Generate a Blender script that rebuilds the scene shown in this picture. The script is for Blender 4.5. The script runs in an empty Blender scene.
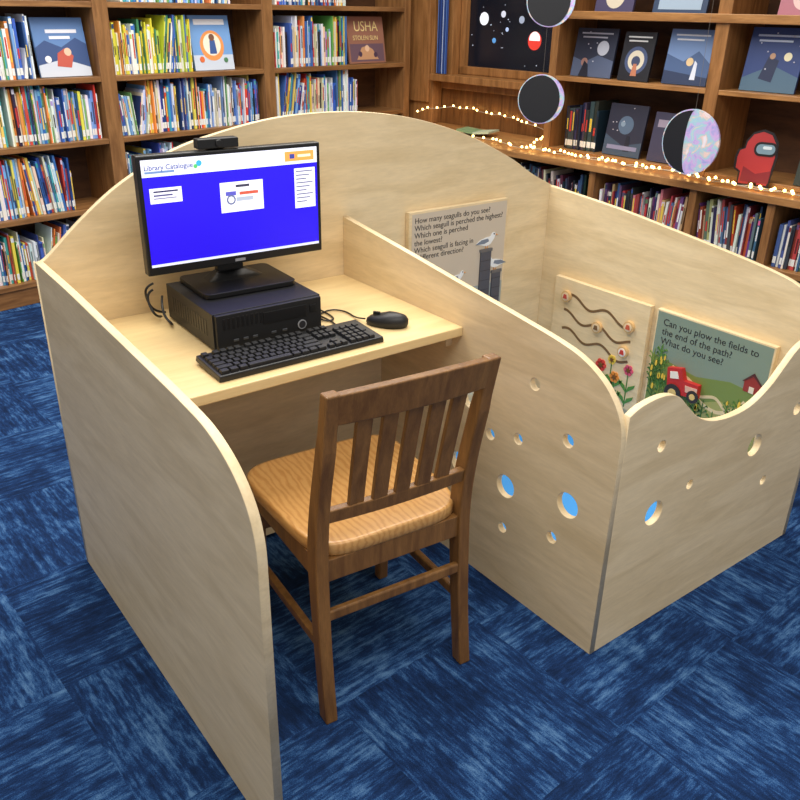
import bpy, bmesh, math, random
from mathutils import Matrix, Vector
random.seed(7)
S=bpy.context.scene
try: S.view_settings.view_transform='Standard'
except Exception: pass

# ------------------------------------------------------------ helpers
def lin(c): 
    return tuple((x/255/12.92 if x/255<=.04045 else ((x/255+.055)/1.055)**2.4) for x in c)
def nodes(name):
    m=bpy.data.materials.new(name); m.use_nodes=True; nt=m.node_tree
    return m,nt,nt.nodes['Principled BSDF']
def mat(name,c,rough=.5,metal=0,em=0,var=0,scale=8,spec=.5):
    m,nt,p=nodes(name); col=lin(c)+(1,)
    p.inputs['Roughness'].default_value=rough; p.inputs['Metallic'].default_value=metal
    p.inputs['Specular IOR Level'].default_value=spec
    tc=nt.nodes.new('ShaderNodeTexCoord'); n=nt.nodes.new('ShaderNodeTexNoise'); n.inputs['Scale'].default_value=scale
    nt.links.new(tc.outputs['Object'],n.inputs['Vector'])
    r=nt.nodes.new('ShaderNodeMapRange'); r.inputs[1].default_value=.3; r.inputs[2].default_value=.7
    r.inputs[3].default_value=1-var; r.inputs[4].default_value=1+var
    nt.links.new(n.outputs['Fac'],r.inputs[0])
    mx=nt.nodes.new('ShaderNodeMix'); mx.data_type='RGBA'; mx.blend_type='MULTIPLY'; mx.inputs[0].default_value=1
    mx.inputs[6].default_value=col; nt.links.new(r.outputs[0],mx.inputs[7]); nt.links.new(mx.outputs[2],p.inputs['Base Color'])
    if em: p.inputs['Emission Color'].default_value=col; p.inputs['Emission Strength'].default_value=em
    return m
def wood(name,c1,c2,stretch=(1,12,12),scale=3,rough=.45,bump=.02,fine=.06,spec=.4,dist=.6):
    m,nt,p=nodes(name); N=nt.nodes; L=nt.links
    p.inputs['Roughness'].default_value=rough; p.inputs['Specular IOR Level'].default_value=spec
    tc=N.new('ShaderNodeTexCoord'); mp=N.new('ShaderNodeMapping'); mp.inputs['Scale'].default_value=stretch
    L.new(tc.outputs['Object'],mp.inputs['Vector'])
    n=N.new('ShaderNodeTexNoise'); n.inputs['Scale'].default_value=scale; n.inputs['Detail'].default_value=6; n.inputs['Distortion'].default_value=dist
    L.new(mp.outputs[0],n.inputs['Vector'])
    n2=N.new('ShaderNodeTexNoise'); n2.inputs['Scale'].default_value=scale*9; n2.inputs['Detail'].default_value=3
    L.new(mp.outputs[0],n2.inputs['Vector'])
    cr=N.new('ShaderNodeValToRGB'); cr.color_ramp.elements[0].position=.32; cr.color_ramp.elements[1].position=.68
    cr.color_ramp.elements[0].color=lin(c2)+(1,); cr.color_ramp.elements[1].color=lin(c1)+(1,)
    L.new(n.outputs['Fac'],cr.inputs[0])
    r=N.new('ShaderNodeMapRange'); r.inputs[1].default_value=.3; r.inputs[2].default_value=.7; r.inputs[3].default_value=1-fine; r.inputs[4].default_value=1+fine
    L.new(n2.outputs['Fac'],r.inputs[0])
    mx=N.new('ShaderNodeMix'); mx.data_type='RGBA'; mx.blend_type='MULTIPLY'; mx.inputs[0].default_value=1
    L.new(cr.outputs[0],mx.inputs[6]); L.new(r.outputs[0],mx.inputs[7]); L.new(mx.outputs[2],p.inputs['Base Color'])
    b=N.new('ShaderNodeBump'); b.inputs['Strength'].default_value=bump*5; b.inputs['Distance'].default_value=.002
    L.new(n2.outputs['Fac'],b.inputs['Height']); L.new(b.outputs[0],p.inputs['Normal'])
    return m
def seatwood():
    m,nt,p=nodes('chair_seat_oak'); N=nt.nodes; L=nt.links
    p.inputs['Roughness'].default_value=.3
    tc=N.new('ShaderNodeTexCoord'); mp=N.new('ShaderNodeMapping'); mp.inputs['Scale'].default_value=(1,.3,1); L.new(tc.outputs['Object'],mp.inputs['Vector'])
    w=N.new('ShaderNodeTexWave'); w.wave_type='BANDS'; w.bands_direction='X'; w.inputs['Scale'].default_value=20; w.inputs['Distortion'].default_value=8; w.inputs['Detail'].default_value=4; w.inputs['Detail Scale'].default_value=1.6; w.inputs['Detail Roughness'].default_value=.6
    L.new(mp.outputs[0],w.inputs['Vector'])
    cr=N.new('ShaderNodeValToRGB'); e=cr.color_ramp.elements; e[0].position=0; e[0].color=lin((186,134,74))+(1,); e[1].position=.8; e[1].color=lin((204,155,92))+(1,); x=e.new(.3); x.color=lin((196,145,84))+(1,)
    L.new(w.outputs['Fac'],cr.inputs[0]); L.new(cr.outputs[0],p.inputs['Base Color'])
    return m
def painted(name,rough=.5,em=0):
    m,nt,p=nodes(name); a=nt.nodes.new('ShaderNodeAttribute'); a.attribute_name='Col'
    p.inputs['Roughness'].default_value=rough
    nt.links.new(a.outputs['Color'],p.inputs['Base Color'])
    if em:
        nt.links.new(a.outputs['Color'],p.inputs['Emission Color']); p.inputs['Emission Strength'].default_value=em
        
    return m
PAINT=painted('painted_print',.5)
SCREEN=painted('screen_pixels',.25,.78)

class MB:
    def __init__(s): s.v=[];s.f=[];s.c=[];s.m=[];s.sm=[]; s.M=Matrix.Identity(4)
    def face(s,idx,col,mi,sm=False): s.f.append(idx);s.c.append(lin(col)+(1,));s.m.append(mi);s.sm.append(sm)
    def pts(s,P):
        b=len(s.v); s.v+= [tuple(s.M@Vector(p)) for p in P]; return b
    def box(s,a,b,col=(200,200,200),mi=0,M=None,taper=0):
        (x0,y0,z0),(x1,y1,z1)=a,b; t=taper
        P=[(x0,y0,z0),(x1,y0,z0),(x1,y1,z0),(x0,y1,z0),(x0+t,y0+t,z1),(x1-t,y0+t,z1),(x1-t,y1-t,z1),(x0+t,y1-t,z1)]
        if M is not None: P=[M@Vector(p) for p in P]
        k=s.pts(P)
        for q in ((0,3,2,1),(4,5,6,7),(0,1,5,4),(1,2,6,5),(2,3,7,6),(3,0,4,7)): s.face([k+i for i in q],col,mi)
    def loft(s,rings,col=(200,200,200),mi=0,caps=True,sm=False):
        n=len(rings[0]); ks=[s.pts(r) for r in rings]
        for a,b in zip(ks[:-1],ks[1:]):
            for i in range(n): j=(i+1)%n; s.face([a+i,a+j,b+j,b+i],col,mi,sm)
        if caps:
            s.face([ks[0]+i for i in range(n)][::-1],col,mi); s.face([ks[-1]+i for i in range(n)],col,mi)
    def poly(s,P,z0,z1,col,mi=0):
        A=sum(P[i][0]*P[(i+1)%len(P)][1]-P[(i+1)%len(P)][0]*P[i][1] for i in range(len(P)))
        if A<0: P=P[::-1]
        s.loft([[(x,y,z0) for x,y in P],[(x,y,z1) for x,y in P]],col,mi)
    def disc(s,x,y,r,z0,z1,col,mi=0,n=24,a0=0,a1=2*math.pi,ry=None):
        ry=ry or r; full=abs(a1-a0-2*math.pi)<1e-6
        k=n if full else n+1
        s.poly([(x+r*math.cos(a0+(a1-a0)*i/n),y+ry*math.sin(a0+(a1-a0)*i/n)) for i in range(k)],z0,z1,col,mi)
    def ico(s,c,r,col,mi=0):
        bm=bmesh.new(); bmesh.ops.create_icosphere(bm,subdivisions=1,radius=r)
        k=s.pts([v.co+Vector(c) for v in bm.verts])
        for f in bm.faces: s.face([k+v.index for v in f.verts],col,mi,True)
        bm.free()
    def obj(s,name,mats,parent=None,M=None,bevel=0,seg=2,subsurf=0):
        me=bpy.data.meshes.new(name); me.from_pydata(s.v,[],s.f)
        for m in (mats if isinstance(mats,(list,tuple)) else [mats]): me.materials.append(m)
        at=me.color_attributes.new('Col','FLOAT_COLOR','CORNER'); buf=[]
        for f,c in zip(s.f,s.c): buf+=list(c)*len(f)
        at.data.foreach_set('color',buf)
        me.polygons.foreach_set('material_index',s.m); me.polygons.foreach_set('use_smooth',s.sm); me.update()
        o=bpy.data.objects.new(name,me); bpy.context.collection.objects.link(o)
        if M is not None: o.matrix_world=M
        if parent: o.parent=parent
        if bevel:
            b=o.modifiers.new('bev','BEVEL'); b.width=bevel; b.segments=seg; b.limit_method='ANGLE'; b.angle_limit=.6; b.harden_normals=False
        return o
def empty(name,M=None):
    o=bpy.data.objects.new(name,None); o.empty_display_size=.05; bpy.context.collection.objects.link(o)
    if M is not None: o.matrix_world=M
    return o
def frame(o,ex,ey):
    ex=Vector(ex).normalized(); ey=Vector(ey).normalized(); ez=ex.cross(ey)
    M=Matrix((ex,ey,ez)).transposed().to_4x4(); M.translation=Vector(o); return M
def tomesh(o,name,parent=None,mats=None):
    bpy.context.view_layer.update()
    dg=bpy.context.evaluated_depsgraph_get(); me=bpy.data.meshes.new_from_object(o.evaluated_get(dg))
    n=bpy.data.objects.new(name,me); M=o.matrix_world.copy(); bpy.data.objects.remove(o)
    n.name=name; bpy.context.collection.objects.link(n); n.matrix_world=M
    if parent: n.parent=parent
    return n
def panel(name,outline,holes,t,M,m,parent,bev=.0012):
    c=bpy.data.curves.new(name,'CURVE'); c.dimensions='2D'; c.fill_mode='BOTH'; c.extrude=t/2-bev; c.bevel_depth=bev; c.bevel_resolution=1; c.offset=-bev
    def sp(P):
        s=c.splines.new('POLY'); s.points.add(len(P)-1)
        for q,p in zip(s.points,P): q.co=(p[0],p[1],0,1)
        s.use_cyclic_u=True
    sp(outline)
    for (x,y,r) in holes: sp([(x+r*math.cos(2*math.pi*i/32),y+r*math.sin(2*math.pi*i/32)) for i in range(32)])
    c.materials.append(m)
    o=bpy.data.objects.new(name+'_c',c); bpy.context.collection.objects.link(o); o.matrix_world=M@Matrix.Translation((0,0,t/2))
    return tomesh(o,name,parent)
def text(body,size,M,m,parent,name='lettering',ext=.0003,space=1.0,align='LEFT'):
    c=bpy.data.curves.new(name,'FONT'); c.body=body; c.size=size; c.extrude=ext; c.space_line=space; c.align_x=align
    c.materials.append(m)
    o=bpy.data.objects.new(name+'_c',c); bpy.context.collection.objects.link(o); o.matrix_world=M
    return tomesh(o,name,parent)
def tube(name,P,r,m,parent=None,M=None,smooth=True):
    c=bpy.data.curves.new(name,'CURVE'); c.dimensions='3D'; c.bevel_depth=r; c.bevel_resolution=2; c.resolution_u=6
    s=c.splines.new('NURBS' if smooth else 'POLY'); s.points.add(len(P)-1)
    for q,p in zip(s.points,P): q.co=tuple(p)+(1,)
    if smooth: s.use_endpoint_u=True; s.order_u=3
    c.materials.append(m)
    o=bpy.data.objects.new(name+'_c',c); bpy.context.collection.objects.link(o)
    if M is not None: o.matrix_world=M
    return tomesh(o,name,parent)
def spline(P,n=8):
    out=[]
    for i in range(len(P)-1):
        p0=Vector(P[max(i-1,0)]);p1=Vector(P[i]);p2=Vector(P[i+1]);p3=Vector(P[min(i+2,len(P)-1)])
        for k in range(n):
            t=k/n; out.append(tuple(.5*((2*p1)+(-p0+p2)*t+(2*p0-5*p1+4*p2-p3)*t*t+(-p0+3*p1-3*p2+p3)*t**3)))
    out.append(tuple(P[-1])); return out

# ------------------------------------------------------------ materials
BIRCH=wood('birch_plywood',(238,216,176),(221,197,154),(1.2,7,7),2.6,.42,.01,.045,dist=1.0)
DESKM=wood('maple_desktop',(236,209,155),(225,195,139),(2,14,14),2,.32,.01,.03)
CHAIRM=wood('chair_walnut',(138,98,54),(106,72,38),(14,14,1.5),3,.36,.03,.12)
SEATM=seatwood()
OAK=wood('bookcase_oak',(156,112,68),(116,78,44),(1.5,14,14),2.5,.45,.02,.1)
OAKV=wood('bookcase_oak_upright',(156,112,68),(116,78,44),(14,14,1.5),2.5,.45,.02,.1)
OAKR=wood('counter_oak',(180,130,78),(138,94,52),(1.5,14,14),2.5,.4,.02,.1)
OAKRV=wood('counter_oak_upright',(168,118,70),(128,86,46),(14,14,1.5),2.5,.4,.02,.1)
DARKW=wood('bookcase_back',(92,60,36),(62,38,22),(1.5,8,8),2.5,.6,.02,.1)
BLACK=mat('black_plastic',(20,20,21),.35,var=.1); DKGREY=mat('dark_grey_plastic',(32,32,33),.45,var=.1,spec=.35)
BLUEMAT=mat('blue_foam_mat',(60,150,228),.7,var=.03)
INK=mat('sign_ink',(38,36,40),.6); WIREM=mat('fairy_wire',(190,180,160),.5)
BULB=mat('fairy_bulb',(255,202,116),.4,em=11)

# ------------------------------------------------------------ carpet
def carpet():
    m,nt,p=nodes('carpet_tiles'); N=nt.nodes; L=nt.links
    p.inputs['Roughness'].default_value=.95; p.inputs['Specular IOR Level'].default_value=.1
    tc=N.new('ShaderNodeTexCoord'); mp=N.new('ShaderNodeMapping'); mp.inputs['Rotation'].default_value=(0,0,-.06); mp.inputs['Location'].default_value=(.13,.2,0)
    L.new(tc.outputs['Object'],mp.inputs['Vector'])
    def vm(op,a,b=None):
        n=N.new('ShaderNodeVectorMath'); n.operation=op; L.new(a,n.inputs[0])
        if b is not None:
            if isinstance(b,tuple): n.inputs[1].default_value=b
            else: L.new(b,n.inputs[1])
        return n.outputs[0]
    def ma(op,a,b=None,c=None):
        n=N.new('ShaderNodeMath'); n.operation=op
        for i,q in enumerate((a,b,c)):
            if q is None: continue
            if isinstance(q,(int,float)): n.inputs[i].default_value=q
            else: L.new(q,n.inputs[i])
        return n.outputs[0]
    T=.46
    cell=vm('FLOOR',vm('MULTIPLY',mp.outputs[0],(1/T,1/T,0)))
    sx=N.new('ShaderNodeSeparateXYZ'); L.new(cell,sx.inputs[0])
    chk=ma('FLOORED_MODULO',ma('ADD',sx.outputs[0],sx.outputs[1]),2)
    wn=N.new('ShaderNodeTexWhiteNoise'); wn.noise_dimensions='3D'; L.new(cell,wn.inputs['Vector'])
    base=vm('ADD',mp.outputs[0],vm('MULTIPLY',wn.outputs['Color'],(5,5,5)))
    def noi(sc,detail=4,rough=.6,scale=1,src=None):
        v=vm('MULTIPLY',src or base,sc); n=N.new('ShaderNodeTexNoise'); n.inputs['Scale'].default_value=scale; n.inputs['Detail'].default_value=detail; n.inputs['Roughness'].default_value=rough
        L.new(v,n.inputs['Vector']); return n.outputs['Fac']
    a=noi((5,64,1),3); b=noi((64,5,1),3)
    a2=noi((34,150,1),2); b2=noi((150,34,1),2)
    big=noi((5,5,1),3,src=mp.outputs[0])
    mid=noi((13,13,1),3)
    mixf=ma('ADD',ma('MULTIPLY',a,ma('SUBTRACT',1,chk)),ma('MULTIPLY',b,chk))
    mixg=ma('ADD',ma('MULTIPLY',a2,ma('SUBTRACT',1,chk)),ma('MULTIPLY',b2,chk))
    tot=ma('ADD',ma('ADD',ma('MULTIPLY',mixf,.85),ma('MULTIPLY',mixg,.60)),ma('ADD',ma('MULTIPLY',big,.55),ma('MULTIPLY',mid,.60)))
    tot=ma('ADD',tot,ma('MULTIPLY',ma('SUBTRACT',wn.outputs['Value'],.5),.09))
    fib=N.new('ShaderNodeTexNoise'); fib.inputs['Scale'].default_value=380; L.new(tc.outputs['Object'],fib.inputs['Vector'])
    tot=ma('ADD',tot,ma('MULTIPLY',ma('SUBTRACT',fib.outputs['Fac'],.5),.5))
    cr=N.new('ShaderNodeValToRGB'); e=cr.color_ramp.elements
    r=N.new('ShaderNodeMapRange'); r.inputs[1].default_value=1.03; r.inputs[2].default_value=1.62; L.new(tot,r.inputs[0]); L.new(r.outputs[0],cr.inputs[0])
    e[0].position=.05; e[0].color=lin((20,38,70))+(1,); e[1].position=1.0; e[1].color=lin((86,124,168))+(1,)
    x=e.new(.42); x.color=lin((28,54,98))+(1,); x=e.new(.60); x.color=lin((42,78,128))+(1,)
    L.new(cr.outputs[0],p.inputs['Base Color'])
    bp=N.new('ShaderNodeBump'); bp.inputs['Strength'].default_value=.5; bp.inputs['Distance'].default_value=.004; L.new(fib.outputs['Fac'],bp.inputs['Height']); L.new(bp.outputs[0],p.inputs['Normal'])
    return m
b=MB(); b.box((-4.5,-3.5,-.05),(4.5,6,0)); b.obj('floor',carpet())

# ------------------------------------------------------------ carrel
W,D,H,W2,zd,t=.8892,1.1037,.889,.8915,.7101,.018
car=empty('study_carrel')
MX=lambda x: frame((x,0,0),(0,1,0),(0,0,1))      # local x->Y, y->Z, z->X
MY=lambda y: frame((0,y+t,0),(1,0,0),(0,0,1))    # local x->X, y->Z, z->-Y
lp=spline([(D,H),(.86,.883),(.643,.872),(.40,.860),(.24,.850),(.15,.838),(.075,.806),(.025,.758),(.003,.70),(0,.64)],6)+[(0,0),(D,0)]
panel('side_panel_left',lp,[],t,MX(-W),BIRCH,car)
mpf=spline([(D,H),(.80,.853),(.558,.822),(.35,.796),(.206,.776),(.13,.757),(.07,.725),(.03,.685),(.006,.64),(0,.60)],6)+[(0,0),(D,0)]
mh=[(.269,.646,.016),(.148,.544,.017),(.308,.479,.015),(.409,.449,.016),(.339,.324,.032),(.127,.376,.033),(.165,.261,.016),(.338,.195,.015),(.528,.31,.03),(.496,.52,.028)]
panel('divider_panel',mpf,mh,t,MX(0),BIRCH,car)
rpf=spline([(D,H),(.80,.866),(.558,.838),(.35,.812),(.206,.79),(.13,.77),(.07,.735),(.03,.69),(.006,.66),(0,.64)],6)+[(0,0),(D,0)]
panel('side_panel_right',rpf,[],t,MX(W2),BIRCH,car)
fp=[(t-.001,0)]+spline([(t-.001,.662),(.05,.676),(.10,.683),(.15,.680),(.195,.663),(.24,.624),(.285,.587),(.341,.560),(.40,.547),(.454,.543),(.51,.547),(.559,.562),(.61,.59),(.655,.628),(.70,.664),(.75,.681),(.80,.684),(.85,.677),(W2,.662)],6)+[(W2,0)]
fh=[(.157,.547,.015),(.308,.390,.013),(.173,.356,.033),(.591,.413,.032),(.682,.272,.014),(.783,.470,.02)]
panel('front_panel',fp,fh,t,MY(0),BIRCH,car)
ar=[(-W,0)]+spline([(-W,H-.002),(-.862,.893),(-.766,.975),(-.657,1.052),(-.520,1.118),(-.393,1.153),(-.230,1.181),(-.071,1.189),(.099,1.181),(.286,1.150),(.494,1.088),(.681,1.005),(.80,.938),(W2+t,H-.002)],8)+[(W2+t,0)]
panel('arched_back_panel',ar,[],t,MY(D),BIRCH,car)
b=MB(); b.box((-W+t,.538,zd-.026),(0,D,zd)); b.obj('desktop',DESKM,car,bevel=.003)
b=MB(); b.box((-W+t,.90,.02),(0,.918,zd-.026)); b.obj('modesty_panel',BIRCH,car)
b=MB(); b.box((-.02,.58,zd-.065),(0,.90,zd-.026)); b.box((-W+t,.58,zd-.065),(-W+t+.02,.90,zd-.026)); b.obj('desk_cleats',BIRCH,car)
b=MB(); b.box((t+.003,t+.003,.001),(W2-.003,D-.003,.05)); b.obj('floor_mat',BLUEMAT,None,bevel=.008)

# ------------------------------------------------------------ computer
M0=Matrix.Translation((-.462,.722,zd+.001))@Matrix.Rotation(math.radians(-1.5),4,'Z')
pc=empty('desktop_computer',M0)
b=MB(); w=.145
b.box((-w,.012,.004),(w,.30,.094)); b.box((-w+.004,0,.006),(w-.004,.014,.092),mi=0)
for i in range(9): b.box((-w+.02+i*.012,-.001,.055),(-w+.027+i*.012,.001,.083),mi=1)
b.box((-.02,-.002,.05),(.10,.001,.080),mi=1)
b.box((.108,-.0025,.058),(.126,.001,.076),mi=1)
for x in (-.10,-.075,-.05,.0,.03): b.box((x,-.002,.022),(x+.013,.001,.028),mi=2)
for i in range(14): b.box((-w-.001,.05+i*.016,.03),(-w+.001,.058+i*.016,.07),mi=1)
for sx in (-1,1):
    for y in (.03,.27): b.box((sx*.12-.01,y-.01,0),(sx*.12+.01,y+.01,.005),mi=1)
o=b.obj('case',[DKGREY,BLACK,mat('port_metal',(120,122,126),.35,.8)],None,bevel=.0025); o.parent=pc
b=MB(); b.M=frame((.085,-.0005,.03),(1,0,0),(0,0,1)); b.disc(0,0,.012,0,.002,(150,152,156)); b.disc(0,0,.0095,.002,.0025,(40,40,44)); o=b.obj('badge',PAINT); o.parent=pc

MM=Matrix.Translation((-.434,.95,zd+.097))@Matrix.Rotation(math.radians(-2.5),4,'Z')
mon=empty('computer_monitor',MM)
b=MB()
rr=lambda cx,cy,hw,hh,r: [(cx+sx*(hw-r)+r*math.cos(a),cy+sy*(hh-r)+r*math.sin(a)) for sx,sy,a0 in ((1,1,0),(-1,1,90),(-1,-1,180),(1,-1,270)) for a in [math.radians(a0+i*22.5) for i in range(5)]]
b.poly(rr(-.01,-.025,.125,.095,.02),0,.012,(30,30,32))
b.loft([[(x-.01,y*.5+.0,.012) for x,y in rr(0,0,.075,.06,.02)],[(x-.01,y*.5+.02,.026) for x,y in rr(0,0,.04,.03,.012)]])
b.box((-.045,.012,.012),(.025,.036,.20)); b.box((-.06,-.0,.12),(.04,.03,.22))
o=b.obj('stand',BLACK,None,bevel=.002); o.parent=mon
hw=.240; z0,z1=.052,.336
b=MB(); b.box((-hw,-.03,z0),(hw,.0,z1)); b.box((-.16,-.001,z0+.04),(.16,.018,z1-.04))
o=b.obj('bezel',BLACK,None,bevel=.003); o.parent=mon
b=MB(); b.M=frame((0,-.0303,0),(1,0,0),(0,0,1)); x0,x1,y0,y1=-hw+.010,hw-.010,z0+.021,z1-.010
def R(u0,v0,u1,v1,c,l=1):
    X0=x0+(x1-x0)*u0;X1=x0+(x1-x0)*u1;Y1=y1-(y1-y0)*v0;Y0=y1-(y1-y0)*v1
    b.box((X0,Y0,.0002*(l-1)-.0004*(l==1)),(X1,Y1,.0002*l+.0001),c)
R(0,0,1,1,(38,18,216)); R(0,0,1,.155,(230,233,240),2); R(.80,.03,.98,.125,(240,160,80),3); R(.83,.055,.86,.1,(60,70,150),4); R(.88,.065,.96,.09,(255,235,200),4)
R(.015,.105,.17,.125,(110,140,190),3); b.disc(x0+(x1-x0)*.305,y1-(y1-y0)*.065,.007,.0004,.0008,(60,170,210))
b.disc(x0+(x1-x0)*.285,y1-(y1-y0)*.09,.005,.0008,.0010,(90,190,110))
R(.03,.26,.20,.40,(235,236,248),2); R(.05,.285,.18,.30,(40,40,90),3); R(.05,.32,.15,.335,(80,80,130),3); R(.05,.35,.17,.36,(120,120,160),3)
R(.41,.27,.66,.56,(240,240,250),2); R(.50,.30,.58,.325,(60,60,80),3); R(.44,.36,.50,.40,(90,90,190),3); R(.52,.37,.63,.40,(200,90,70),3)
b.disc(x0+(x1-x0)*.47,y1-(y1-y0)*.44,.012,.0004,.0008,(100,110,150)); b.disc(x0+(x1-x0)*.47,y1-(y1-y0)*.44,.008,.0008,.0010,(240,240,250)); R(.50,.42,.60,.46,(170,180,200),3)
R(.855,.20,.985,.60,(238,238,250),2)
for i in range(9): R(.865,.225+i*.038,.97-.02*(i%3),.237+i*.038,(110,115,150),3)
R(0,.975,1,1,(210,215,235),2)
o=b.obj('screen',SCREEN); o.parent=mon
o=text('Library Catalogue',.0165,frame((x0+.006,-.0312,y1-.024),(1,0,0),(0,0,1)),mat('screen_text_blue',(24,50,150),.3,em=.6),None); o.parent=mon
b=MB(); b.M=frame((0,-.0303,0),(1,0,0),(0,0,1)); b.box((-.014,z0+.006,-.0002),(.014,z0+.013,.0004),(150,150,155)); o=b.obj('logo_plate',PAINT); o.parent=mon
# webcam on top
e=empty('webcam',MM@Matrix.Translation((-.035,-.012,z1+.0005)))
b=MB(); b.box((-.052,-.016,.003),(.052,.014,.026)); b.box((-.02,-.005,0),(.02,.0115,.005)); b.box((-.02,.0125,-.03),(.02,.018,.005))
b.M=frame((0,-.016,.0145),(1,0,0),(0,0,1)); b.disc(0,0,.009,0,.004,(0,0,0)); o=b.obj('webcam_body',BLACK,bevel=.003); o.parent=e
# keyboard
MK=Matrix.Translation((-.453,.634,zd+.001))@Matrix.Rotation(math.radians(-.5),4,'Z')@Matrix.Rotation(math.radians(3.5),4,'X')
kb=empty('computer_keyboard',MK)
b=MB(); b.box((-.221,-.065,.003),(.221,.065,.018),taper=.002); o=b.obj('keyboard_body',BLACK,bevel=.003); o.parent=kb
b=MB(); u=.0182
def key(x,y,wk=1,hk=1):
    b.box((x+.001,y+.001,.017),(x+wk*u-.001,y+hk*u-.001,.0255),taper=.0015)
X0=-.213; ys=[-.058+i*u for i in range(5)]+[-.058+5*u+.006]
for r,(row) in enumerate([[1.25,1.25,1.25,6.25,1.25,1.25,1.25,1.25],[2.25]+[1]*10+[2.75],[1.75]+[1]*11+[2.25],[1.5]+[1]*12+[1.5],[1]*13+[2]]):
    x=X0
    for k in row: key(x,ys[r],k); x+=k*u
x=X0
for i in range(13):
    if i in (1,5,9): x+=u*.5
    key(x,ys[5],1); x+=u
xn=X0+15*u+.006
for i in range(3):
    key(xn+i*u,ys[0]); key(xn+i*u,ys[3]); key(xn+i*u,ys[4]); key(xn+i*u,ys[5])
key(xn+u,ys[1])
xp=xn+3*u+.006
for r in range(5):
    for i in range(4):
        if i==3 and r in(1,3): continue
        key(xp+i*u,ys[r],1,2 if (i==3 and r in(0,2)) else 1)
o=b.obj('keys',DKGREY,bevel=.0008,seg=1); o.parent=kb
# mouse
MS=Matrix.Translation((-.158,.660,zd+.001))@Matrix.Rotation(math.radians(38),4,'Z')
ms=empty('computer_mouse',MS)
b=MB(); rings=[]
prof=[(0,.92),(.25,1),(.55,.97),(.8,.8),(.93,.5),(1,.12)]
for h,sx in prof:
    rings.append([(.031*sx*math.cos(a)*(1-.08*math.sin(a)),.057*sx**.7*math.sin(a)+(-.004*h),.036*h*(1-.25*max(0,math.sin(a)))) for a in [2*math.pi*i/28 for i in range(28)]])
b.loft(rings,sm=True); b.box((-.0035,.018,.026),(.0035,.036,.034))
o=b.obj('mouse_body',DKGREY); o.parent=ms
cab=tube('mouse_cable',[(-.195,.706,zd+.012),(-.20,.74,zd+.004),(-.19,.80,zd+.004),(-.215,.84,zd+.004),(-.27,.82,zd+.004),(-.285,.77,zd+.004),(-.25,.76,zd+.004),(-.24,.82,zd+.004),(-.25,.92,zd+.004),(-.26,1.07,zd+.02)],.0022,BLACK); cab.parent=ms; cab.matrix_parent_inverse=MS.inverted()
cab=tube('keyboard_cable',[(-.33,.700,zd+.012),(-.31,.715,zd+.004),(-.285,.71,zd+.004),(-.265,.735,zd+.004),(-.27,.85,zd+.004),(-.29,1.0,zd+.004)],.0022,BLACK); cab.parent=kb; cab.matrix_parent_inverse=MK.inverted()
cb=empty('cable_bundle')
for i,P in enumerate([[(-.63,1.04,.79),(-.645,1.04,.785),(-.650,1.03,.76),(-.645,1.0,.73),(-.62,1.03,.718)],[(-.62,1.06,.80),(-.64,1.06,.795),(-.645,1.06,.77),(-.635,1.04,.73),(-.60,1.05,.72)],[(-.615,1.02,.775),(-.63,.99,.765),(-.637,.96,.74),(-.62,.94,.716),(-.615,.99,.716)]]):
    tube('cable_%d'%i,P,.0032,BLACK,cb)
for i,P in enumerate([[(-.74,.66,.684),(-.70,.63,.60),(-.74,.62,.52),(-.69,.66,.45),(-.71,.70,.36),(-.70,.85,.30)],[(-.72,.64,.684),(-.74,.60,.62),(-.70,.61,.55),(-.73,.65,.47),(-.68,.80,.35)]]):
    tube('under_cable_%d'%i,P,.004,BLACK,cb)

# ------------------------------------------------------------ chair
MC=Matrix.Translation((-.455,.195,0))@Matrix.Rotation(math.radians(-5.3),4,'Z')
ch=empty('wooden_chair',MC)
def add(b,name,m,bev=.004):
    o=b.obj(name,m,bevel=bev); o.parent=ch; return o
def bar(b,P,wx,wy):
    rings=[]
    for (x,y,z),k in zip(P,range(len(P))):
        a=wx[k] if isinstance(wx,list) else wx; c=wy[k] if isinstance(wy,list) else wy
        rings.append([(x-a/2,y-c/2,z),(x+a/2,y-c/2,z),(x+a/2,y+c/2,z),(x-a/2,y+c/2,z)])
    b.loft(rings)
def post(s):
    return spline([(s*.184,0,0),(s*.183,.018,.15),(s*.182,.032,.32),(s*.181,.036,.44),(s*.181,.020,.56),(s*.181,-.012,.70),(s*.182,-.040,.830)],4)
ty=lambda z:( .036 if z<.44 else .036-.080*((z-.44)/.395)**1.15)
for nm,s in (('rear_post_left',-1),('rear_post_right',1)):
    b=MB(); P=post(s); bar(b,P,.030,[.036+.010*math.exp(-((p[2]-.42)/.15)**2)-.006*(p[2]>.7) for p in P]); add(b,nm,CHAIRM)
def hrail(z0,z1,th,bow,name,arch=0,hw=.185,yoff=0):
    b=MB(); rings=[]
    for i in range(17):
        q=-1+2*i/16; x=q*hw; yy=lambda z: ty(z)-bow*(1-q*q)+yoff
        az=arch*(1-q*q)
        rings.append([(x,yy(z0)-th/2,z0+az*.4),(x,yy(z0)+th/2,z0+az*.4),(x,yy(z1)+th/2,z1+az),(x,yy(z1)-th/2,z1+az)])
    b.loft(rings); add(b,name,CHAIRM,.003)
hrail(.760,.828,.022,.018,'crest_rail',.008,.182)
hrail(.512,.545,.020,.012,'lower_rail',.004,.181)
b=MB()
for i in range(5):
    q=(-.68+1.36*i/4); w_=.035
    rings=[]
    for k in range(9):
        z=.53+(.775-.53)*k/8; x=q*(.155+.007*k/8); yy=ty(z)-.015*(1-q*q)
        rings.append([(x-w_/2,yy-.006,z),(x+w_/2,yy-.006,z),(x+w_/2,yy+.006,z),(x-w_/2,yy+.006,z)])
    b.loft(rings)
add(b,'back_slats',CHAIRM,.002)
b=MB(); n=64
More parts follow.
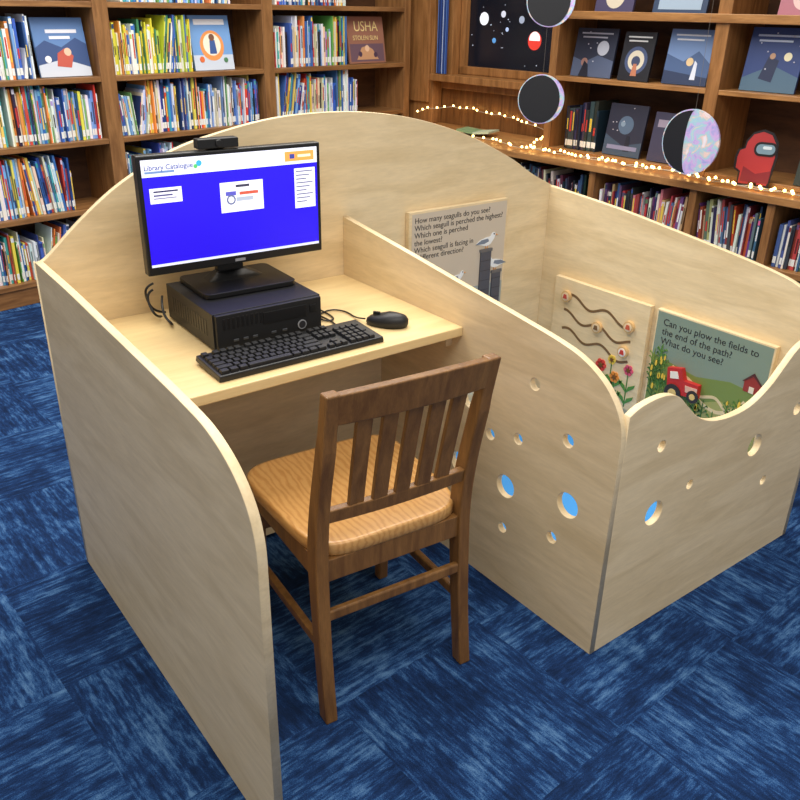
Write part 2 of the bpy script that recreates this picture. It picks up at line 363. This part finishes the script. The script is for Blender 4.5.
def outl(a,grow=0):
    ca,sa=math.cos(a),math.sin(a); e=2/5.5
    x=abs(ca)**e*math.copysign(1,ca); y=abs(sa)**e*math.copysign(1,sa)
    hwid=.200+.012*y; return ((hwid+grow)*x, .222+(.203+grow)*y)
zs=.447
def top(x,y):
    s=0
    for sx in (-1,1): s+=math.exp(-((x-sx*.085)/.075)**2-((y-.20)/.12)**2)
    return zs-.012*s
rings=[]
A=[2*math.pi*i/n for i in range(n)]
C0=(0,.222)
rings.append([(outl(a,-.004)[0],outl(a,-.004)[1],zs-.034) for a in A]); rings.append([(outl(a)[0],outl(a)[1],zs-.028) for a in A]); rings.append([(outl(a)[0],outl(a)[1],zs-.006) for a in A])
for s_ in (.985,.95,.88,.78,.66,.53,.40,.27,.14,.04):
    r=[]
    for a in A:
        x,y=outl(a); x=C0[0]+(x-C0[0])*s_; y=C0[1]+(y-C0[1])*s_; r.append((x,y,top(x,y)))
    rings.append(r)
b.loft(rings,sm=True); o=b.obj('seat',SEATM); o.parent=ch
b=MB()
b.box((-.17,.022,.36),(.17,.042,.415)); b.box((-.165,.375,.36),(.165,.395,.415))
b.box((-.188,.04,.36),(-.168,.38,.415)); b.box((.168,.04,.36),(.188,.38,.415)); add(b,'seat_aprons',CHAIRM,.002)
b=MB()
for s in(-1,1): bar(b,[(s*.180,.385,.0),(s*.180,.383,.2),(s*.180,.380,.415)],[.028,.032,.036],[.028,.032,.036])
add(b,'front_legs',CHAIRM)
b=MB()
b.box((-.178,.012,.262),(.178,.028,.288)); b.box((-.18,.372,.285),(.18,.388,.31))
for s in (-1,1):
    b.box((s*.181-.009,.02,.175),(s*.181+.009,.378,.20))
add(b,'stretchers',CHAIRM,.004)

# ------------------------------------------------------------ activity boards
def board(name,M,w,h,th=.02):
    e=empty(name,M); b=MB(); b.box((0,0,-th),(w,h,0)); o=b.obj('board',BIRCH,bevel=.002); o.parent=e
    return e
def child(o,e): o.parent=e; return o
def txt(e,body,size,x,y,m=INK,space=1.0):
    o=text(body,size,Matrix.Translation((x,y,.0008)),m,None,space=space); o.parent=e
e1=board('seagull_activity_board',frame((.237,D-.021,.462),(1,0,0),(0,0,1)),.433,.412)
b=MB(); b.box((.012,.008,-.001),(.425,.404,.0005),(206,192,174))
b.box((.012,.008,.0005),(.425,.12,.0008),(160,166,164))
def gull(x,y,s,f=1):
    P=[(-1,.1),(-.6,.38),(0,.52),(.45,.55),(.62,.80),(.85,.86),(1.0,.72),(1.2,.62),(.98,.6),(.85,.35),(.5,-.05),(.1,-.2),(-.4,-.05)]
    b.poly([(x+f*px*s,y+py*s) for px,py in P],.0008,.003,(240,242,244))
    b.poly([(x+f*px*s,y+py*s) for px,py in [(-1.1,.08),(-.5,.38),(.2,.42),(.3,.2),(-.2,.05)]],.003,.004,(120,132,150))
    b.poly([(x+f*px*s,y+py*s) for px,py in [(1.0,.72),(1.25,.6),(.98,.6)]],.003,.004,(230,150,40))
    b.disc(x+f*.82*s,y+.72*s,.06*s,.003,.0045,(30,30,30),n=8)
    for q in (.0,.2): b.box((x+q*f*s-.001,y-.5*s,.0008),(x+q*f*s+.001,y-.1*s,.003),(220,150,60))
for x,y,f,hw_ in ((.335,.258,1,.022),(.10,.115,-1,.016),(.205,.150,1,.016),(.390,.175,-1,.018)):
    b.box((x-hw_,.008,.0008),(x+hw_+.004,y-.012,.006),(78,80,92)); b.box((x-hw_-.004,y-.020,.0008),(x+hw_+.008,y-.010,.007),(104,102,104)); gull(x,y+.006,.044 if x>.3 else .036,f)
    for q in range(6): b.box((x-hw_,.03+q*.035,.006),(x+hw_+.004,.033+q*.035,.0063),(60,62,72)) if .04+q*.035<y-.02 else None
child(b.obj('print',PAINT),e1)
txt(e1,'How many seagulls do you see?\nWhich seagull is perched the highest?\nWhich one is perched\nthe lowest?\nWhich seagull is facing in\na different direction?',.0255,.022,.374,space=.95)
e2=board('wavy_path_activity_board',frame((W2-.021,1.012,.185),(0,-1,0),(0,0,1)),.425,.398)
GR=(122,92,60)
b=MB()
def ribbon(P,w,z0,z1,c):
    for i in range(len(P)-1):
        a=Vector(P[i]);d=Vector(P[i+1])-a; nn=Vector((-d.y,d.x)).normalized()*w/2
        b.poly([tuple(a+nn),tuple(a-nn),tuple(a+d-nn),tuple(a+d+nn)],z0,z1,c)
for k,(yy,ph) in enumerate(((.335,0),(.27,1.1),(.205,.3))):
    P=[(.055+.31*i/50,yy+.014*math.sin(i/50*4.0*math.pi+ph)-.03*i/50) for i in range(51)]
    ribbon(P,.009,.0,.0012,GR)
for (x,y,c,c2) in ((.065,.335,(225,205,170),(190,70,60)),(.355,.305,(230,210,175),(205,90,60)),(.22,.262,(228,205,170),(120,90,60)),(.345,.21,(240,235,225),(200,60,50))):
    b.disc(x,y,.021,0,.012,(214,176,122)); b.disc(x,y,.015,.012,.014,c); b.poly([(x-.009,y-.007),(x+.010,y-.007),(x+.006,y+.009),(x-.005,y+.009)],.014,.016,c2)
for (x,y,s,c) in ((.255,.13,.020,(226,70,60)),(.32,.105,.018,(240,150,60)),(.17,.09,.018,(240,200,70)),(.375,.15,.017,(226,90,120)),(.09,.11,.017,(235,120,70)),(.30,.165,.015,(244,206,80))):
    b.box((x-.002,.01,0),(x+.002,y,.0015),(70,120,50))
    for q in range(6):
        a=q*math.pi/3; b.disc(x+s*.7*math.cos(a),y+s*.7*math.sin(a),s*.5,.0,.003,c,n=10)
    b.disc(x,y,s*.45,.003,.005,(120,80,30),n=10)
    for k in (0,.045):
        for sg in (-1,1): b.poly([(x,.02+k),(x+sg*.03,.045+k),(x+sg*.035,.06+k),(x+sg*.008,.045+k)],0,.002,(84,140,60))
child(b.obj('print',PAINT),e2)
e3=board('tractor_activity_board',frame((W2-.021,.560,.185),(0,-1,0),(0,0,1)),.420,.400)
b=MB(); b.box((.006,.006,-.001),(.414,.394,.0005),(128,146,132))
b.poly([(.006,.006),(.414,.006),(.414,.235),(.30,.245),(.18,.22),(.006,.245)],.0005,.0008,(118,138,70))
b.poly([(.10,.006),(.414,.006),(.414,.18),(.28,.17),(.16,.12)],.0008,.0011,(160,162,96))
P=spline([(.09,.225,0),(.17,.195,0),(.20,.15,0),(.27,.13,0),(.33,.16,0),(.36,.20,0)],8); ribbon([p[:2] for p in P],.012,.0011,.0016,(222,204,160))
P=spline([(.15,.19,0),(.20,.16,0),(.26,.175,0),(.31,.145,0),(.39,.15,0)],8); ribbon([p[:2] for p in P],.010,.0011,.0016,(222,204,160))
P=spline([(.11,.15,0),(.14,.11,0),(.21,.09,0),(.30,.08,0),(.40,.12,0)],8); ribbon([p[:2] for p in P],.010,.0011,.0016,(210,188,140))
b.poly([(.345,.235),(.40,.235),(.40,.268),(.372,.294),(.345,.268)],.0011,.002,(150,52,44)); b.poly([(.338,.266),(.372,.301),(.407,.266),(.401,.266),(.372,.290),(.344,.266)],.002,.003,(84,40,36)); b.box((.364,.235,.002),(.380,.255,.003),(230,220,200))
for i in range(60):
    if i<20: x=.012+random.random()*.06; y0_=.12+random.random()*.12
    elif i<30: x=.30+random.random()*.10; y0_=.10+random.random()*.05
    else: x=.02+random.random()*.38; y0_=.008+random.random()*.09
    s=.45+random.random()*.35
    g=random.choice([(60,104,48),(76,124,52),(96,142,60),(128,150,66)])
    b.poly([(x-.002,y0_),(x+.002,y0_),(x+.001,y0_+.09*s),(x-.001,y0_+.09*s)],.0016,.003,g)
    for sg in (-1,1):
        for hh in (.02,.045): b.poly([(x,y0_+hh*s),(x+sg*.022*s,y0_+(hh+.028)*s),(x+sg*.03*s,y0_+(hh+.018)*s),(x+sg*.02*s,y0_+(hh+.018)*s)],.0016,.0032,g)
    if i%2: b.disc(x,y0_+.075*s,.006*s,.003,.005,(232,196,70),n=8,ry=.016*s)
tx,tyy,k=.145,.150,1.4
Rt=Matrix.Rotation(.18,2)
T_=lambda L_: [tuple(Vector((tx,tyy))+Rt@Vector((px*k,py*k))) for px,py in L_]
b.poly(T_([(-.035,0),(.045,-.005),(.05,.028),(.012,.034),(.006,.062),(-.032,.060)]),.001,.020,(188,42,40))
b.poly(T_([(-.024,.035),(-.001,.037),(-.004,.054),(-.024,.052)]),.020,.0215,(238,232,220)); b.poly(T_([(.016,.008),(.046,.006),(.048,.020),(.016,.024)]),.020,.0215,(226,180,160))
for xx,rr_ in ((-.018,.022),(.036,.015)):
    (wx,wy),=T_([(xx,0)]); b.disc(wx,wy,rr_*k,.020,.024,(52,44,42)); b.disc(wx,wy,rr_*.5*k,.024,.025,(220,190,120))
child(b.obj('print',PAINT),e3)
txt(e3,'Can you plow the fields to\nthe end of the path?\nWhat do you see?',.0318,.030,.352,space=1.0)

# ------------------------------------------------------------ room frames
ML=Matrix.Translation((-.357,3.514,0))@Matrix.Rotation(.165,4,'Z')
MR=Matrix.Translation((2.093,3.924,0))@Matrix.Rotation(-(math.pi/2-.075),4,'Z')
b=MB(); b.box((-3.5,.36,0),(3.1,.46,3)); b.obj('wall_back',mat('wall_plaster',(150,128,100),.8,var=.04),M=ML)
WALLW=wood('wall_panelling',(134,90,50),(96,62,32),(14,14,1.5),2.5,.4,.02,.1)
b=MB()
b.box((-.25,.56,0),(.27,.65,3)); b.box((1.30,.56,0),(5,.65,3)); b.box((.27,.56,0),(1.30,.65,1.05)); b.box((.27,.56,2.35),(1.30,.65,3)); b.obj('wall_right',WALLW,M=MR)

# ---- left bookcase
POSTS=[(-2.6,-2.52),(-1.56,-1.48),(-.53,-.45),(.515,.60),(1.575,1.655),(2.80,2.86)]
b=MB()
for a_,c_ in POSTS: b.box((a_,0,0),(c_,.30,1.9),mi=1)
for z in (.12,.45,.80,1.11,1.46,1.82): b.box((-2.6,.004,z-.028),(2.86,.30,z),mi=0)
b.box((-2.6,.012,0),(2.86,.05,.095),mi=0); b.box((-2.6,.29,.0),(2.86,.31,1.9),mi=2)
BCL=b.obj('bookcase',[OAK,OAKV,DARKW],M=ML,bevel=.003)

PAL_L=[((242,242,238),7),((208,222,236),5),((126,172,222),5),((62,110,190),6),((38,66,128),4),((70,166,178),3),((112,166,92),2),((238,212,92),3),((212,70,60),3),((238,146,72),2),((40,42,50),2),((176,156,208),1),((230,215,185),3)]
PAL_Y=[((226,214,70),6),((176,196,70),4),((236,236,225),4),((70,110,180),3),((230,150,60),1),((60,130,90),2),((40,60,90),2)]
PAL_R=[((150,52,48),4),((196,70,60),3),((44,52,84),4),((70,100,150),4),((228,225,218),7),((60,60,66),3),((194,169,124),4),((90,130,110),2),((220,120,150),1),((110,70,120),2)]
PAL_D=[((34,38,48),5),((60,66,84),3),((210,205,195),2),((90,50,46),2),((60,90,120),2)]
def pick(p):
    c=random.choices([q[0] for q in p],[q[1] for q in p])[0]; return tuple(max(8,min(245,x+random.randint(-14,14))) for x in c)
BL=MB(); BR=MB()
def book_row(b,u0,u1,z,pal,hr=(.19,.275),wr=(.004,.016),d0=.03,lean=.35):
    u=u0; ang=0
    while u<u1-.02:
        k=random.randint(6,18); ang=random.choice([0,0,.06,.12,-.09,.16]) if random.random()<lean else random.uniform(-.015,.015)
        hbase=random.uniform(*hr)
        for _ in range(k):
            w=random.uniform(*wr); h=min(hr[1],max(hr[0],hbase+random.uniform(-.04,.04)))
            if u+w/math.cos(ang)+abs(math.sin(ang))*h>u1: break
            R_=Matrix.Translation((u,0,z+.001+(math.sin(abs(ang))*w if ang>0 else 0)))@Matrix.Rotation(ang,4,'Y')
            dd=d0+random.uniform(0,.022); c=pick(pal)
            b.box((0,dd,0),(w-.0008,dd+.19,h),c,M=R_)
            if random.random()<.8: b.box((.0006,dd-.0008,.018),(w-.0014,dd,.050),(238,238,232),M=R_)
            if random.random()<.8:
                c2=random.choice([(245,245,240),(30,30,40),(235,200,70),(200,60,50),(c[0]//2,c[1]//2,c[2]//2)])
                a0=random.uniform(.07,.11); b.box((w*.25,dd-.0006,a0),(w*.75,dd,min(h-.015,a0+random.uniform(.04,.12))),c2,M=R_)
            if random.random()<.3:
                c2=pick(pal); b.box((0,dd-.0004,h-.03),(w-.0008,dd,h-.008),c2,M=R_)
            u+=w/math.cos(ang)
        if ang!=0: u+=abs(math.sin(ang))*.04
        if random.random()<.12: u+=random.uniform(.01,.03)
def cover(u0,z,w,h,M,bg,art=(),d=.05,name='picture_book',lean=.16):
    e=empty(name,M@Matrix.Translation((u0,d,z+.003))@Matrix.Rotation(-lean,4,'X'))
    b=MB(); b.M=frame((0,0,0),(1,0,0),(0,0,1)); b.box((0,0,-.014),(w,h,0),bg)
    for k,a in enumerate(art):
        if a[0]=='r': b.box((a[1]*w,a[2]*h,0),(a[3]*w,a[4]*h,.0004*(k+1)),a[5])
        if a[0]=='c': b.disc(a[1]*w,a[2]*h,a[3]*w,0,.0004*(k+1),a[4])
        if a[0]=='p': b.poly([(x*w,y*h) for x,y in a[1]],0,.0004*(k+1),a[2])
    o=b.obj('book_cover',PAINT); o.parent=e; return e
rows=[(1.11,[( -.44,.20,PAL_L),(.62,1.10,PAL_Y),(1.67,2.30,PAL_L)]),
      (.80,[(-1.40,-.55,PAL_L),(-.44,.50,PAL_L),(.62,1.56,PAL_L),(1.67,2.40,PAL_L)]),
      (.45,[(-1.40,-.55,PAL_L),(-.44,.30,PAL_L),(.62,1.3,PAL_L),(1.67,2.3,PAL_L)]),
      (.12,[(-1.40,-.55,PAL_L),(-.44,.42,PAL_L),(.62,1.5,PAL_L)]),
      (1.46,[(-.44,.2,PAL_L),(.7,1.4,PAL_L),(1.7,2.3,PAL_L)])]
for z,rs in rows:
    for a_,c_,pl in rs: book_row(BL,a_,c_,z,pl,hr=(.20,.29) if z!=.12 else (.19,.26))
BL.obj('shelved_books',PAINT,M=ML)
cover(.225,1.11,.27,.275,ML,(92,128,180),[('p',((0,.5),(.2,.62),(.5,.5),(.8,.66),(1,.55),(1,.0),(0,0)),(54,78,126)),('p',((.0,0),(.0,.2),(.5,.3),(1,.15),(1,0)),(200,206,218)),('r',.25,.74,.85,.80,(232,232,240)),('r',.3,.64,.7,.69,(232,232,240)),('p',((.35,.18),(.62,.15),(.70,.35),(.55,.48),(.40,.40)),(190,86,70)),('c',.60,.42,.07,(232,190,160)),('c',.2,.3,.06,(240,240,240))])
cover(1.125,1.11,.27,.29,ML,(116,160,214),[('r',0,0,1,.28,(200,210,224)),('c',.5,.45,.30,(232,150,84)),('c',.5,.47,.22,(244,232,212)),('p',((.42,.30),(.60,.30),(.58,.55),(.45,.55)),(60,90,150)),('c',.51,.6,.07,(120,80,60)),('r',.12,.83,.88,.93,(244,244,248)),('c',.2,.2,.06,(220,110,60)),('c',.8,.18,.05,(80,130,90))])
e=cover(2.33,1.11,.34,.29,ML,(156,108,88),[('r',.04,.04,.96,.42,(112,86,98)),('p',((.2,.08),(.35,.34),(.5,.38),(.65,.30),(.8,.08)),(206,156,116)),('c',.5,.32,.06,(236,196,160)),('c',.3,.2,.05,(80,60,80)),('c',.72,.18,.05,(80,60,80))])
o=text('USHA',.088,frame((.06,-.003,.20),(1,0,0),(0,0,1)),mat('gold_title',(240,215,150),.5),None); o.parent=e
o=text('STOLEN SUN',.040,frame((.045,-.003,.145),(1,0,0),(0,0,1)),mat('gold_title_b',(240,215,150),.5),None); o.parent=e

# ---- right counter bookcase
b=MB()
b.box((.0,-.025,.675),(4,.55,.71),mi=0)
for z in (.38,.07): b.box((.0,.0,z-.03),(4,.40,z),mi=0)
b.box((.0,.01,0),(4,.04,.04),mi=0); b.box((.0,.40,0),(4,.42,.675),mi=2)
for u in (.02,.62,1.26,1.89,2.50,2.90,3.5): b.box((u-.02,-.004,0),(u+.02,.40,.675),mi=1)
b.obj('low_bookcase',[OAKR,OAKRV,DARKW],M=MR,bevel=.003)
for a_,c_,pl in ((.66,1.22,PAL_D),(1.30,1.85,PAL_D),(1.93,2.46,PAL_R),(2.54,2.86,PAL_R),(2.94,3.46,PAL_R)):
    book_row(BR,a_,c_,.38,pl,hr=(.20,.26),wr=(.006,.019),lean=.25)
    book_row(BR,a_,c_,.07,pl,hr=(.19,.245),wr=(.008,.024),lean=.25)
book_row(BR,1.52,1.74,.736,PAL_D,hr=(.22,.27),wr=(.012,.03),d0=.19,lean=0)
BR.obj('shelved_books',PAINT,M=MR)
b=MB()
for u0_,u1_ in ((1.40,1.45),(2.385,2.455),(3.45,3.52)): b.box((u0_,.15,.711),(u1_,.50,2.1),mi=1)
for z in (.735,1.125,1.45,1.80): b.box((1.40,.154,z-.024 if z>.8 else .711),(3.52,.50,z),mi=0)
b.box((1.36,.135,1.418),(3.56,.17,1.458),mi=0)
b.box((1.40,.49,.711),(3.52,.51,2.1),mi=2)
b.obj('display_bookcase',[OAKR,OAKRV,DARKW],M=MR,bevel=.003)
def stars(n,c=(200,200,215)): return [('c',random.uniform(.06,.94),random.uniform(.3,.95),.012,c) for _ in range(n)]
def lines(n,y,c,h=.05): return [('r',.12+.04*(i%2),y-i*h*1.6,.88-.06*((i*2)%3),y-i*h*1.6+h*.6,c) for i in range(n)]
cover(1.50,1.125,.27,.25,MR,(44,50,70),[('p',((0,0),(1,0),(1,.35),(.6,.45),(.3,.3),(0,.4)),(84,96,124)),('c',.7,.6,.14,(196,200,214)),('c',.3,.3,.08,(160,120,110)),('p',((.2,0),(.45,0),(.4,.25),(.3,.33)),(30,34,50))]+lines(2,.88,(190,190,205))+stars(6),d=.22)
cover(1.83,1.125,.19,.24,MR,(22,24,34),[('c',.5,.42,.36,(70,84,120)),('c',.5,.42,.26,(216,206,184)),('c',.5,.40,.14,(60,70,100)),('p',((.4,.1),(.6,.1),(.55,.35),(.45,.35)),(190,120,90))]+lines(2,.88,(224,224,224)),d=.20)
cover(2.09,1.125,.25,.26,MR,(116,144,190),[('p',((0,0),(1,0),(1,.40),(.7,.62),(.4,.42),(0,.55)),(74,98,140)),('p',((0,0),(1,0),(1,.15),(0,.25)),(44,58,90)),('c',.55,.42,.08,(230,200,150)),('p',((.62,.1),(.74,.1),(.72,.4),(.66,.45)),(220,226,240))]+lines(2,.88,(234,238,245)),d=.22)
cover(2.52,1.125,.27,.28,MR,(46,66,120),[('p',((0,0),(1,0),(1,.25),(.5,.42),(0,.2)),(76,104,126)),('p',((.3,.2),(.55,.15),(.6,.5),(.4,.55)),(34,44,76)),('c',.74,.56,.07,(240,230,190)),('c',.47,.56,.05,(190,150,120))]+lines(2,.86,(196,206,228))+stars(7),d=.22)
cover(3.0,1.125,.25,.26,MR,(70,60,90),[('c',.5,.5,.2,(220,160,90))],d=.22)
cover(1.62,1.45,.24,.20,MR,(66,60,92),[('c',.5,.4,.25,(200,190,170))],d=.22)
cover(1.98,1.45,.30,.20,MR,(40,60,90),[('r',.1,.1,.9,.4,(150,170,190))],d=.22)
cover(2.64,1.45,.22,.20,MR,(170,104,118),[('c',.5,.4,.25,(220,186,180)),('c',.5,.4,.12,(90,60,80))],d=.22)
cover(1.79,.736,.24,.27,MR,(40,42,60),[('p',((0,0),(1,0),(1,.3),(.5,.2),(0,.4)),(60,76,96)),('c',.5,.60,.20,(84,104,128)),('c',.42,.62,.06,(130,150,170)),('p',((.55,.1),(.7,.1),(.66,.4),(.58,.4)),(28,30,44)),('r',.1,.12,.9,.2,(130,130,160))]+stars(6),d=.20)
cover(2.08,.736,.24,.25,MR,(60,58,82),[('r',.1,.7,.9,.85,(150,140,160)),('c',.5,.4,.2,(100,80,120))],d=.20)
cover(2.90,.736,.26,.22,MR,(44,54,48),[('r',.1,.62,.9,.76,(226,200,80)),('r',.1,.36,.7,.48,(226,200,80))],d=.17)
# astronaut cut-out
e=empty('red_astronaut_cutout',MR@Matrix.Translation((2.64,.085,.712))@Matrix.Rotation(.25,4,'Z')@Matrix.Rotation(-.08,4,'X'))
b=MB(); b.M=frame((0,0,.0),(1,0,0),(0,0,1))
body=[(.03,0),(.075,0),(.08,.045),(.11,.045),(.115,0),(.16,.0),(.165,.06)]+[(.172,.13),(.165,.19),(.14,.228),(.10,.240),(.06,.225),(.038,.19),(.034,.16),(.012,.15),(.005,.12),(.007,.07),(.03,.055)]
cx_,cy_=.09,.12
b.poly([(cx_+(x-cx_)*1.13,cy_+(y-cy_)*1.09+.011) for x,y in body],-.006,0,(26,18,22)); b.poly([(x,y+.011) for x,y in body],0,.002,(176,50,52))
b.poly([(.035,.02),(.165,.02),(.168,.08),(.10,.06),(.04,.09)],.002,.0024,(130,34,46))
b.poly([(x,y+.009) for x,y in rr(.125,.165,.052,.032,.028)],.003,.004,(26,18,22)); b.poly([(x,y+.009) for x,y in rr(.125,.165,.042,.022,.020)],.004,.006,(120,150,166))
b.poly([(x,y+.009) for x,y in rr(.132,.172,.020,.007,.006)],.006,.007,(215,230,235))
o=b.obj('cutout',PAINT); o.parent=e
# moon discs
def irid():
    m,nt,p=nodes('iridescent_foil'); N=nt.nodes; L=nt.links
    tc=N.new('ShaderNodeTexCoord'); v=N.new('ShaderNodeTexNoise'); v.inputs['Scale'].default_value=20; v.inputs['Detail'].default_value=3; v.inputs['Distortion'].default_value=.8; L.new(tc.outputs['Object'],v.inputs['Vector'])
    cr=N.new('ShaderNodeValToRGB'); e=cr.color_ramp.elements; e[0].position=.3; e[0].color=lin((160,170,226))+(1,); e[1].position=.7; e[1].color=lin((240,232,240))+(1,)
    x=e.new(.42); x.color=lin((216,178,232))+(1,); x=e.new(.52); x.color=lin((160,214,226))+(1,); x=e.new(.6); x.color=lin((240,206,196))+(1,)
    L.new(v.outputs['Fac'],cr.inputs[0]); L.new(cr.outputs[0],p.inputs['Base Color']); p.inputs['Roughness'].default_value=.3
    return m
IR=irid()
def moon(u,z,r,phase,rot):
    e=empty('moon_phase_disc',MR@Matrix.Translation((u,-.09,z))@Matrix.Rotation(rot,4,'Z'))
    b=MB(); b.M=frame((0,0,0),(1,0,0),(0,0,1)); n=40
    b.disc(0,0,r,-.006,.006,(0,0,0),mi=0,n=n)
    P=[(r*.96*math.cos(a),r*.96*math.sin(a)) for a in [math.pi/2+math.pi*i/20 for i in range(21)]]
    P+=[(r*.96*math.cos(a)*phase,r*.96*math.sin(a)) for a in [-math.pi/2+math.pi*i/20 for i in range(1,20)]]
    b.poly(P,.006,.008,(24,25,30),1)
    b.box((-.0005,r,-.0005),(.0005,2.9-z,.0005),(120,110,100),mi=1)
    o=b.obj('disc',[IR,PAINT]); o.parent=e
moon(1.56,1.02,.127,.84,.50); moon(2.49,.905,.149,-.22,0.0); moon(1.57,1.505,.127,.85,.5)
# window
wn=empty('window_1',MR)
b=MB()
for a_,c_ in (((.17,.49,1.0),(.27,.56,2.4)),((1.30,.49,1.0),(1.39,.56,2.4)),((.17,.49,2.32),(1.39,.56,2.42))): b.box(a_,c_)
b.box((.12,.42,1.0),(1.39,.57,1.045)); b.box((.16,.50,.95),(1.39,.56,1.0))
for a_,c_ in (((.27,.56,1.05),(.32,.60,2.32)),((1.25,.56,1.05),(1.30,.60,2.32)),((.27,.56,1.05),(1.30,.60,1.10)),((.27,.56,1.68),(1.30,.60,1.72))): b.box(a_,c_)
b.box((-.15,.46,.711),(.12,.55,2.6)); b.box((-.12,.44,.85),(.09,.46,2.5))
o=b.obj('window_frame',OAKRV,bevel=.004); o.parent=wn
b=MB(); b.M=frame((0,.60,0),(1,0,0),(0,0,1)); b.box((.27,1.05,-.01),(1.30,2.32,0),(16,18,26))
b.disc(.45,1.40,.040,0,.002,(235,238,245)); b.disc(.62,1.43,.020,0,.002,(200,205,220)); b.disc(.90,1.28,.055,0,.002,(214,60,50)); b.disc(.90,1.29,.044,.002,.003,(245,240,238),a0=-.2,a1=math.pi+.2)
b.disc(.66,1.34,.013,0,.002,(170,190,230)); b.disc(.78,1.40,.022,0,.002,(150,160,180)); b.disc(.55,1.27,.016,0,.002,(90,150,210))
b.disc(1.12,1.36,.03,0,.002,(225,225,235))
for i in range(34): b.disc(.34+random.random()*.88,1.12+random.random()*.6,random.uniform(.002,.004),0,.002,(200,210,230),n=6)
o=b.obj('window_pane_night_sky_display',painted('display_print',.2,.5)); o.parent=wn
b=MB()
for i in range(14): b.box((.17+i*.007,.44,1.05),(.175+i*.007,.445,2.3),random.choice([(50,80,150),(90,130,200),(200,215,235),(36,50,100)]))
b.obj('tinsel_garland',PAINT,M=MR)
b=MB(); b.M=Matrix.Rotation(.3,4,'Z')
b.box((-.12,-.08,0),(.0,.08,.012),(120,150,110),M=Matrix.Rotation(.10,4,'Y')@Matrix.Translation((0,0,.012))); b.box((0,-.08,0),(.12,.08,.012),(186,200,170),M=Matrix.Rotation(-.10,4,'Y')@Matrix.Translation((0,0,.012)))
b.obj('open_picture_book',PAINT,M=MR@Matrix.Translation((.74,.29,.712)))
# fairy lights
b=MB()
def strand(pts,jd,jz,step=.05):
    Q=spline(pts,16); out=[]; acc=0
    for i in range(len(Q)-1):
        a=Vector(Q[i]);c=Vector(Q[i+1]); L_=(c-a).length; acc+=L_
        if acc>=step:
            acc=0; out.append(Vector((c.x+random.uniform(-.02,.02),c.y+random.uniform(-jd,jd),c.z+random.uniform(0,jz)+.006)))
    return out
st=[strand([(.02,.34,.77),(.15,.40,.80),(.3,.50,.82),(.6,.53,.81),(.9,.52,.79),(1.2,.46,.74),(1.34,.10,.715),(1.6,.09,.715),(1.9,.06,.715),(2.2,.08,.715),(2.5,.05,.715),(2.8,.03,.715),(3.2,.05,.715)],.012,.012,.05),
    strand([(.02,.16,.72),(.1,.24,.72),(.4,.22,.715),(.7,.12,.715),(1.0,.14,.715),(1.25,.06,.715),(1.5,.03,.715),(1.8,.10,.715),(2.1,.02,.715),(2.35,.10,.715),(2.56,.01,.715),(3.0,.04,.715)],.02,.01,.06)]
fl=empty('fairy_lights',MR)
for k,s_ in enumerate(st):
    for p in s_: b.ico(p+Vector((0,0,.006)),.0082,(255,220,150))
    w_=tube('wire_%d'%k,[tuple(p) for p in s_],.0018,WIREM,smooth=False); w_.parent=fl
o=b.obj('bulbs',BULB); o.parent=fl

# ------------------------------------------------------------ lights
def area(name,loc,sx,sy,e,col=(1,.96,.895),rot=(0,0,0)):
    l=bpy.data.lights.new(name,'AREA'); l.shape='RECTANGLE'; l.size=sx; l.size_y=sy; l.energy=e; l.color=col
    o=bpy.data.objects.new(name,l); o.location=loc; o.rotation_euler=rot; bpy.context.collection.objects.link(o)
area('ceiling_light_near',(-.6,-.8,3.0),2.4,1.2,58); area('ceiling_light_mid',(.2,1.6,3.0),3,1.2,76); area('ceiling_light_far',(.6,2.5,2.9),3.5,.8,56)
w=bpy.data.worlds.new('w'); S.world=w; w.use_nodes=True; w.node_tree.nodes['Background'].inputs[0].default_value=(1,.98,.95,1); w.node_tree.nodes['Background'].inputs[1].default_value=.56
# ------------------------------------------------------------ camera
f,yaw,pit,rol=821.16,.6527,.4462,.0189
F=Vector((math.sin(yaw)*math.cos(pit),math.cos(yaw)*math.cos(pit),-math.sin(pit))); R0=Vector((math.cos(yaw),-math.sin(yaw),0)); U0=R0.cross(F)
R2=math.cos(rol)*R0+math.sin(rol)*U0; U2=-math.sin(rol)*R0+math.cos(rol)*U0
cd=bpy.data.cameras.new('camera'); cd.sensor_width=36; cd.lens=f*36/800; cd.clip_start=.05
co=bpy.data.objects.new('camera',cd); M=Matrix((R2,U2,-F)).transposed().to_4x4(); M.translation=(-1.3531,-.9668,1.46); co.matrix_world=M
bpy.context.collection.objects.link(co); S.camera=co
